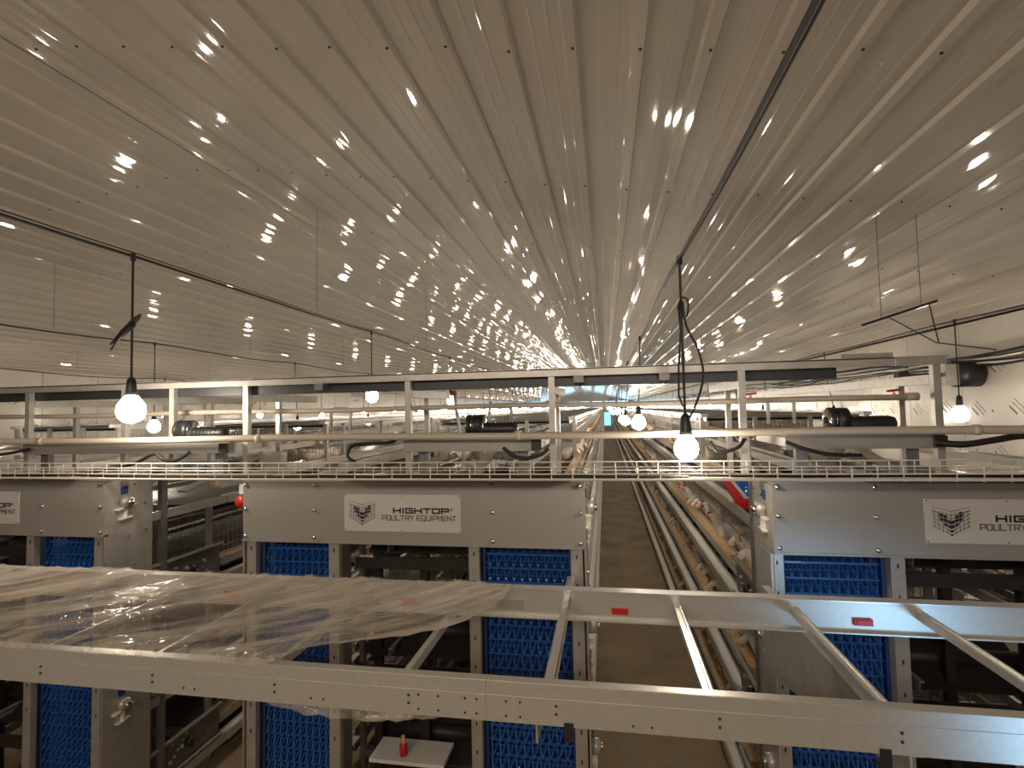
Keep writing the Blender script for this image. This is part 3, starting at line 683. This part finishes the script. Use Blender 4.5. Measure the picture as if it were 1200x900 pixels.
tag(MB().tube(smooth([(.405, 2.78, 3.53), (.42, 2.77, 3.40), (.47, 2.76, 3.28), (.49, 2.76, 3.14), (.45, 2.77, 3.0), (.415, 2.78, 2.93)]), .006, 6).tube([(.40, 2.775, 3.53), (.385, 2.77, 3.48), (.39, 2.77, 3.38), (.375, 2.77, 3.2), (.37, 2.77, 3.05), (.40, 2.78, 2.96)], .005, 6)
    .tube(smooth([(.40, 2.76, 3.55), (.43, 2.76, 3.53), (.42, 2.76, 3.45), (.38, 2.76, 3.49), (.40, 2.76, 3.55)]), .005, 6).build('spare_cord_loop', rubber, loc=(.4, 2.78, 3.53), smooth=True), 'slack black cord loop hanging by the nearest bulb', 'cable')
zt = thing('taped_cable_ends', 'black taped cable ends sticking out sideways from the left bulb cord', 'cable', (-2.75, 2.64, 3.52))
MB().tube([(-2.66, 2.63, 3.60), (-2.69, 2.63, 3.575), (-2.78, 2.63, 3.50), (-2.84, 2.63, 3.45), (-2.87, 2.63, 3.43)], [.004, .016, .017, .008, .006], 8).build('cable', rubber, zt, True)
MB().tube([(-2.70, 2.625, 3.54), (-2.79, 2.62, 3.47), (-2.85, 2.62, 3.395)], [.012, .010, .008], 8).build('cable', rubber, zt, True)

# ------------------------------------------------------------------ right wall fittings
t = thing('hanging_bracket', 'dark angle bar hung from the ceiling above the right frame on a forked wire', 'bracket', (2.0, 4.0, 3.6))
MB().bar((1.775, 4.0, 3.53), (2.247, 4.0, 3.675), .02, .016).build('angle_bar', dark, t)
MB().tube([(1.95, 4.0, 3.575), (2.063, 3.7, 3.36), (2.063, 3.2, 3.262)], .004, 5).tube([(2.20, 4.0, 3.65), (2.075, 3.7, 3.36)], .004, 5).build('fork_wire', rubber, t)
MB().tube([(1.9, 4.0, 3.57), (1.9, 4.0, zceil(1.9) - .02)], .002, 4).tube([(2.15, 4.0, 3.65), (2.15, 4.0, zceil(2.15) - .02)], .002, 4).build('hang_wire', dark, t)
t = thing('cable_bundle', 'messy black and white cable bundle running along the right wall', 'cable', (4.3, 6, 3.5))
for i in range(8):
    a = R.uniform(0, 9); q = [(4.33 + .03 * math.sin(k * .7 + a), 4.6 + .5 * k, 3.47 + .03 * math.sin(k * .5 + a) + .012 * math.sin(k * 1.7 + a * 2) + (.02 * i - .07)) for k in range(60)]
    MB().tube(q, .014 if i % 3 else .011, 5).build('cable', whitep if i in (2, 5) else rubber, t, True)
t = thing('wall_winch', 'small grey winch with a round black motor mounted on the right wall', 'winch', (4.1, 7.2, 3.3))
MB().box(3.98, 4.12, 7.0, 7.2, 3.17, 3.42).build('gearbox', galv, t); MB().cyl((4.12, 7.1, 3.3), (4.38, 7.1, 3.3), .15, 16).build('motor_body', blackp, t, True)
MB().bar((3.6, 7.1, 3.30), (3.98, 7.1, 3.30), .05).cyl((3.5, 7.1, 3.30), (3.62, 7.1, 3.30), .06, 10).build('shaft', dark, t)
MB().box(4.05, 4.42, 7.0, 7.2, 3.43, 3.46).build('wall_bracket', dark, t)
tag(MB().tube(smooth([(1.62, 2.96, 2.79), (1.72, 2.93, 2.78), (1.85, 2.92, 2.80), (2.0, 2.93, 2.82), (2.25, 2.95, 2.80), (2.7, 2.96, 2.77), (3.4, 3.0, 2.76)]), .016, 8).build('black_hose', rubber, loc=(1.62, 2.96, 2.79), smooth=True), 'thick black hose from the right frame channel toward the wall', 'hose')
for i, (pts, lab) in enumerate((([(.92, 2.95, 2.80), (1.0, 2.93, 2.765), (1.12, 2.93, 2.735), (1.27, 2.93, 2.73)], 'black cable sagging below the right frame channel'),
    ([(.56, 3.02, 2.80), (.58, 2.99, 2.75), (.62, 2.99, 2.745), (.70, 3.0, 2.77), (.74, 3.04, 2.81)], 'short black cable beside the aisle post right of the near bulb'),
    ([(-.58, 2.96, 2.78), (-.52, 2.95, 2.735), (-.44, 2.95, 2.72), (-.36, 2.95, 2.74), (-.32, 2.97, 2.77)], 'black cable loop below the middle frame channel'),
    ([(-1.10, 2.96, 2.84), (-1.2, 2.95, 2.85), (-1.25, 2.95, 2.82), (-1.38, 2.95, 2.81), (-1.50, 2.95, 2.80), (-1.53, 2.95, 2.74), (-1.48, 2.95, 2.70)], 'black cable at the left end of the middle frame channel'),
    ([(-3.2, 2.94, 2.66), (-3.0, 2.93, 2.70), (-2.86, 2.94, 2.76), (-2.80, 2.95, 2.72), (-2.70, 2.95, 2.72), (-2.62, 2.96, 2.77)], 'black cable sagging under the left frame channel'),
    ([(-4.4, 2.94, 2.74), (-4.0, 2.93, 2.77), (-3.85, 2.95, 2.80)], 'black cable at the left picture edge'))):
    tag(MB().tube(smooth(pts), .010, 7).build('loose_cable', rubber, loc=pts[0], smooth=True), lab, 'cable')

# ------------------------------------------------------------------ hens
def hen_mesh():
    m = MB(); s = [(-.20, .20, .010), (-.17, .19, .028), (-.12, .155, .060), (-.05, .135, .082), (.03, .135, .085), (.09, .155, .070), (.125, .20, .046), (.15, .245, .032), (.165, .275, .027), (.185, .285, .020), (.20, .283, .006)]
    m.tube([(x, 0, z) for x, z, r in s], [r for *_, r in s], 9); return m
HB = hen_mesh().build('hen', henm, smooth=True); tag(HB, 'white hen', 'hen')
MB().prism([(.168, .298), (.174, .318), (.184, .308), (.192, .320), (.201, .304), (.208, .306), (.205, .290)], 1, -.005, .005).prism([(.195, .272), (.205, .272), (.200, .245), (.190, .250)], 1, -.008, .008).build('comb', combm, HB)
MB().tube([(.20, 0, .284), (.222, 0, .277), (.232, 0, .270)], [.009, .006, .001], 6).build('beak', beakm, HB)
MB().tube([(0, .03, .07), (.01, .03, 0), (.05, .03, .002)], .006, 5).tube([(0, -.03, .07), (.01, -.03, 0), (.05, -.03, .002)], .006, 5).build('leg', beakm, HB)
HF = MB(); q = [(-.20, .19, .010), (-.17, .185, .028), (-.12, .16, .058), (-.05, .145, .080), (.02, .15, .082), (.07, .17, .064), (.105, .20, .044), (.135, .215, .033), (.165, .205, .028), (.19, .18, .027), (.203, .155, .020), (.207, .140, .006)]
HF.tube([(x, 0, z) for x, z, _ in q], [c_ for *_, c_ in q], 9)
HF = HF.build('hen', henm, smooth=True); tag(HF, 'white hen', 'hen')
MB().prism([(.178, .212), (.192, .222), (.200, .208), (.215, .212), (.212, .192), (.222, .186), (.212, .172), (.200, .185)], 1, -.004, .004).build('comb', combm, HF)
MB().tube([(.207, 0, .148), (.213, 0, .128), (.212, 0, .118)], [.008, .005, .001], 6).build('beak', beakm, HF)
MB().tube([(0, .03, .08), (.01, .03, 0), (.05, .03, .002)], .006, 5).tube([(0, -.03, .08), (.01, -.03, 0), (.05, -.03, .002)], .006, 5).build('leg', beakm, HF)
USED = set(); count = 0
ORD = ['first', 'second', 'third', 'fourth', 'fifth', 'sixth', 'seventh', 'eighth', 'ninth']
def place_hen(x, y, z, rz, label, group, feeding=False):
    global count
    count += 1; sc = R.uniform(.88, 1.12); src = HF if feeding else HB
    if src.name not in USED:
        USED.add(src.name); src.location = (x, y, z); src.rotation_euler = (0, 0, rz); src['label'] = label; src['group'] = group
    else: dup(src, (x, y, z), label, group, rot=(0, 0, rz), scale=sc)
tn = ['lowest', 'second', 'third', 'top']
for k in (0, 1, 2, 3):
    y = (Y0 if k < 3 else 6.2) + .18; hn = 0
    while y < (13.5 if k > 0 else 11):
        rz = math.pi + R.uniform(-.8, .8)
        place_hen(ROWS[0] - .705 + R.uniform(-.03, .05), y, TIER[k] + .036, rz, ('white hen, %s from the near end of the %s tier right of the central aisle' % (ORD[hn], tn[k]) if hn < 6 else 'white hen feeding farther down the %s tier right of the central aisle' % tn[k]), 'hens in the %s tier right of the aisle' % tn[k], R.random() < .72)
        y += R.uniform(.17, .40); hn += 1
for k in (2, 3):
    y = (Y0 if k < 3 else 6.2) + .2; hn = 0
    while y < 12.5:
        place_hen(ROWS[1] + .705 - R.uniform(-.03, .05), y, TIER[k] + .036, R.uniform(-.5, .5), ('white hen, %s from the near end of the %s tier left of the central aisle' % (ORD[hn], tn[k]) if hn < 6 else 'white hen feeding farther down the %s tier left of the central aisle' % tn[k]), 'hens in the %s tier left of the aisle' % tn[k], R.random() < .6); y += R.uniform(.2, .3); hn += 1
for ri in (0, 1, 2):
    for i in range(9):
        x = ROWS[ri] - .60 + i * .15; place_hen(x, 6.2 + .30 + R.uniform(-.05, .25), TIER[3] + .036, R.uniform(0, 6.28), 'white hen, %s from the left behind the end wires of the %s row' % (ORD[i], ('right', 'middle', 'left')[ri]), 'hens at the end of the %s row' % ('right', 'middle', 'left')[ri])
for ri, sd, side_name in ((0, -1, 'right'), (1, 1, 'left')):
    fb = MB(); fc = MB()
    for k in (0, 1, 2, 3):
        y = 12.7 if ri else (13.6 if k else 11.1)
        while y < 45:
            x = ROWS[ri] + sd * .80; z = TIER[k] + .15 + R.uniform(-.02, .05); fb.ball((x - sd * .07, y, z), .085, 6, 4); fb.ball((x + sd * .06, y, z + .09), .036, 5, 3); fc.ball((x + sd * .075, y + .01, z + .12), .014, 4, 3); y += R.uniform(.22, .34)
    t = thing('distant_hens', 'crowd of white hens far down the cages on the %s of the central aisle' % side_name, 'hens', (ROWS[ri], 12, 0)); t['kind'] = 'stuff'
    fb.build('hen_bodies', henm, t, True, kind='stuff'); fc.build('hen_combs', combm, t, kind='stuff')
print('hens', count)
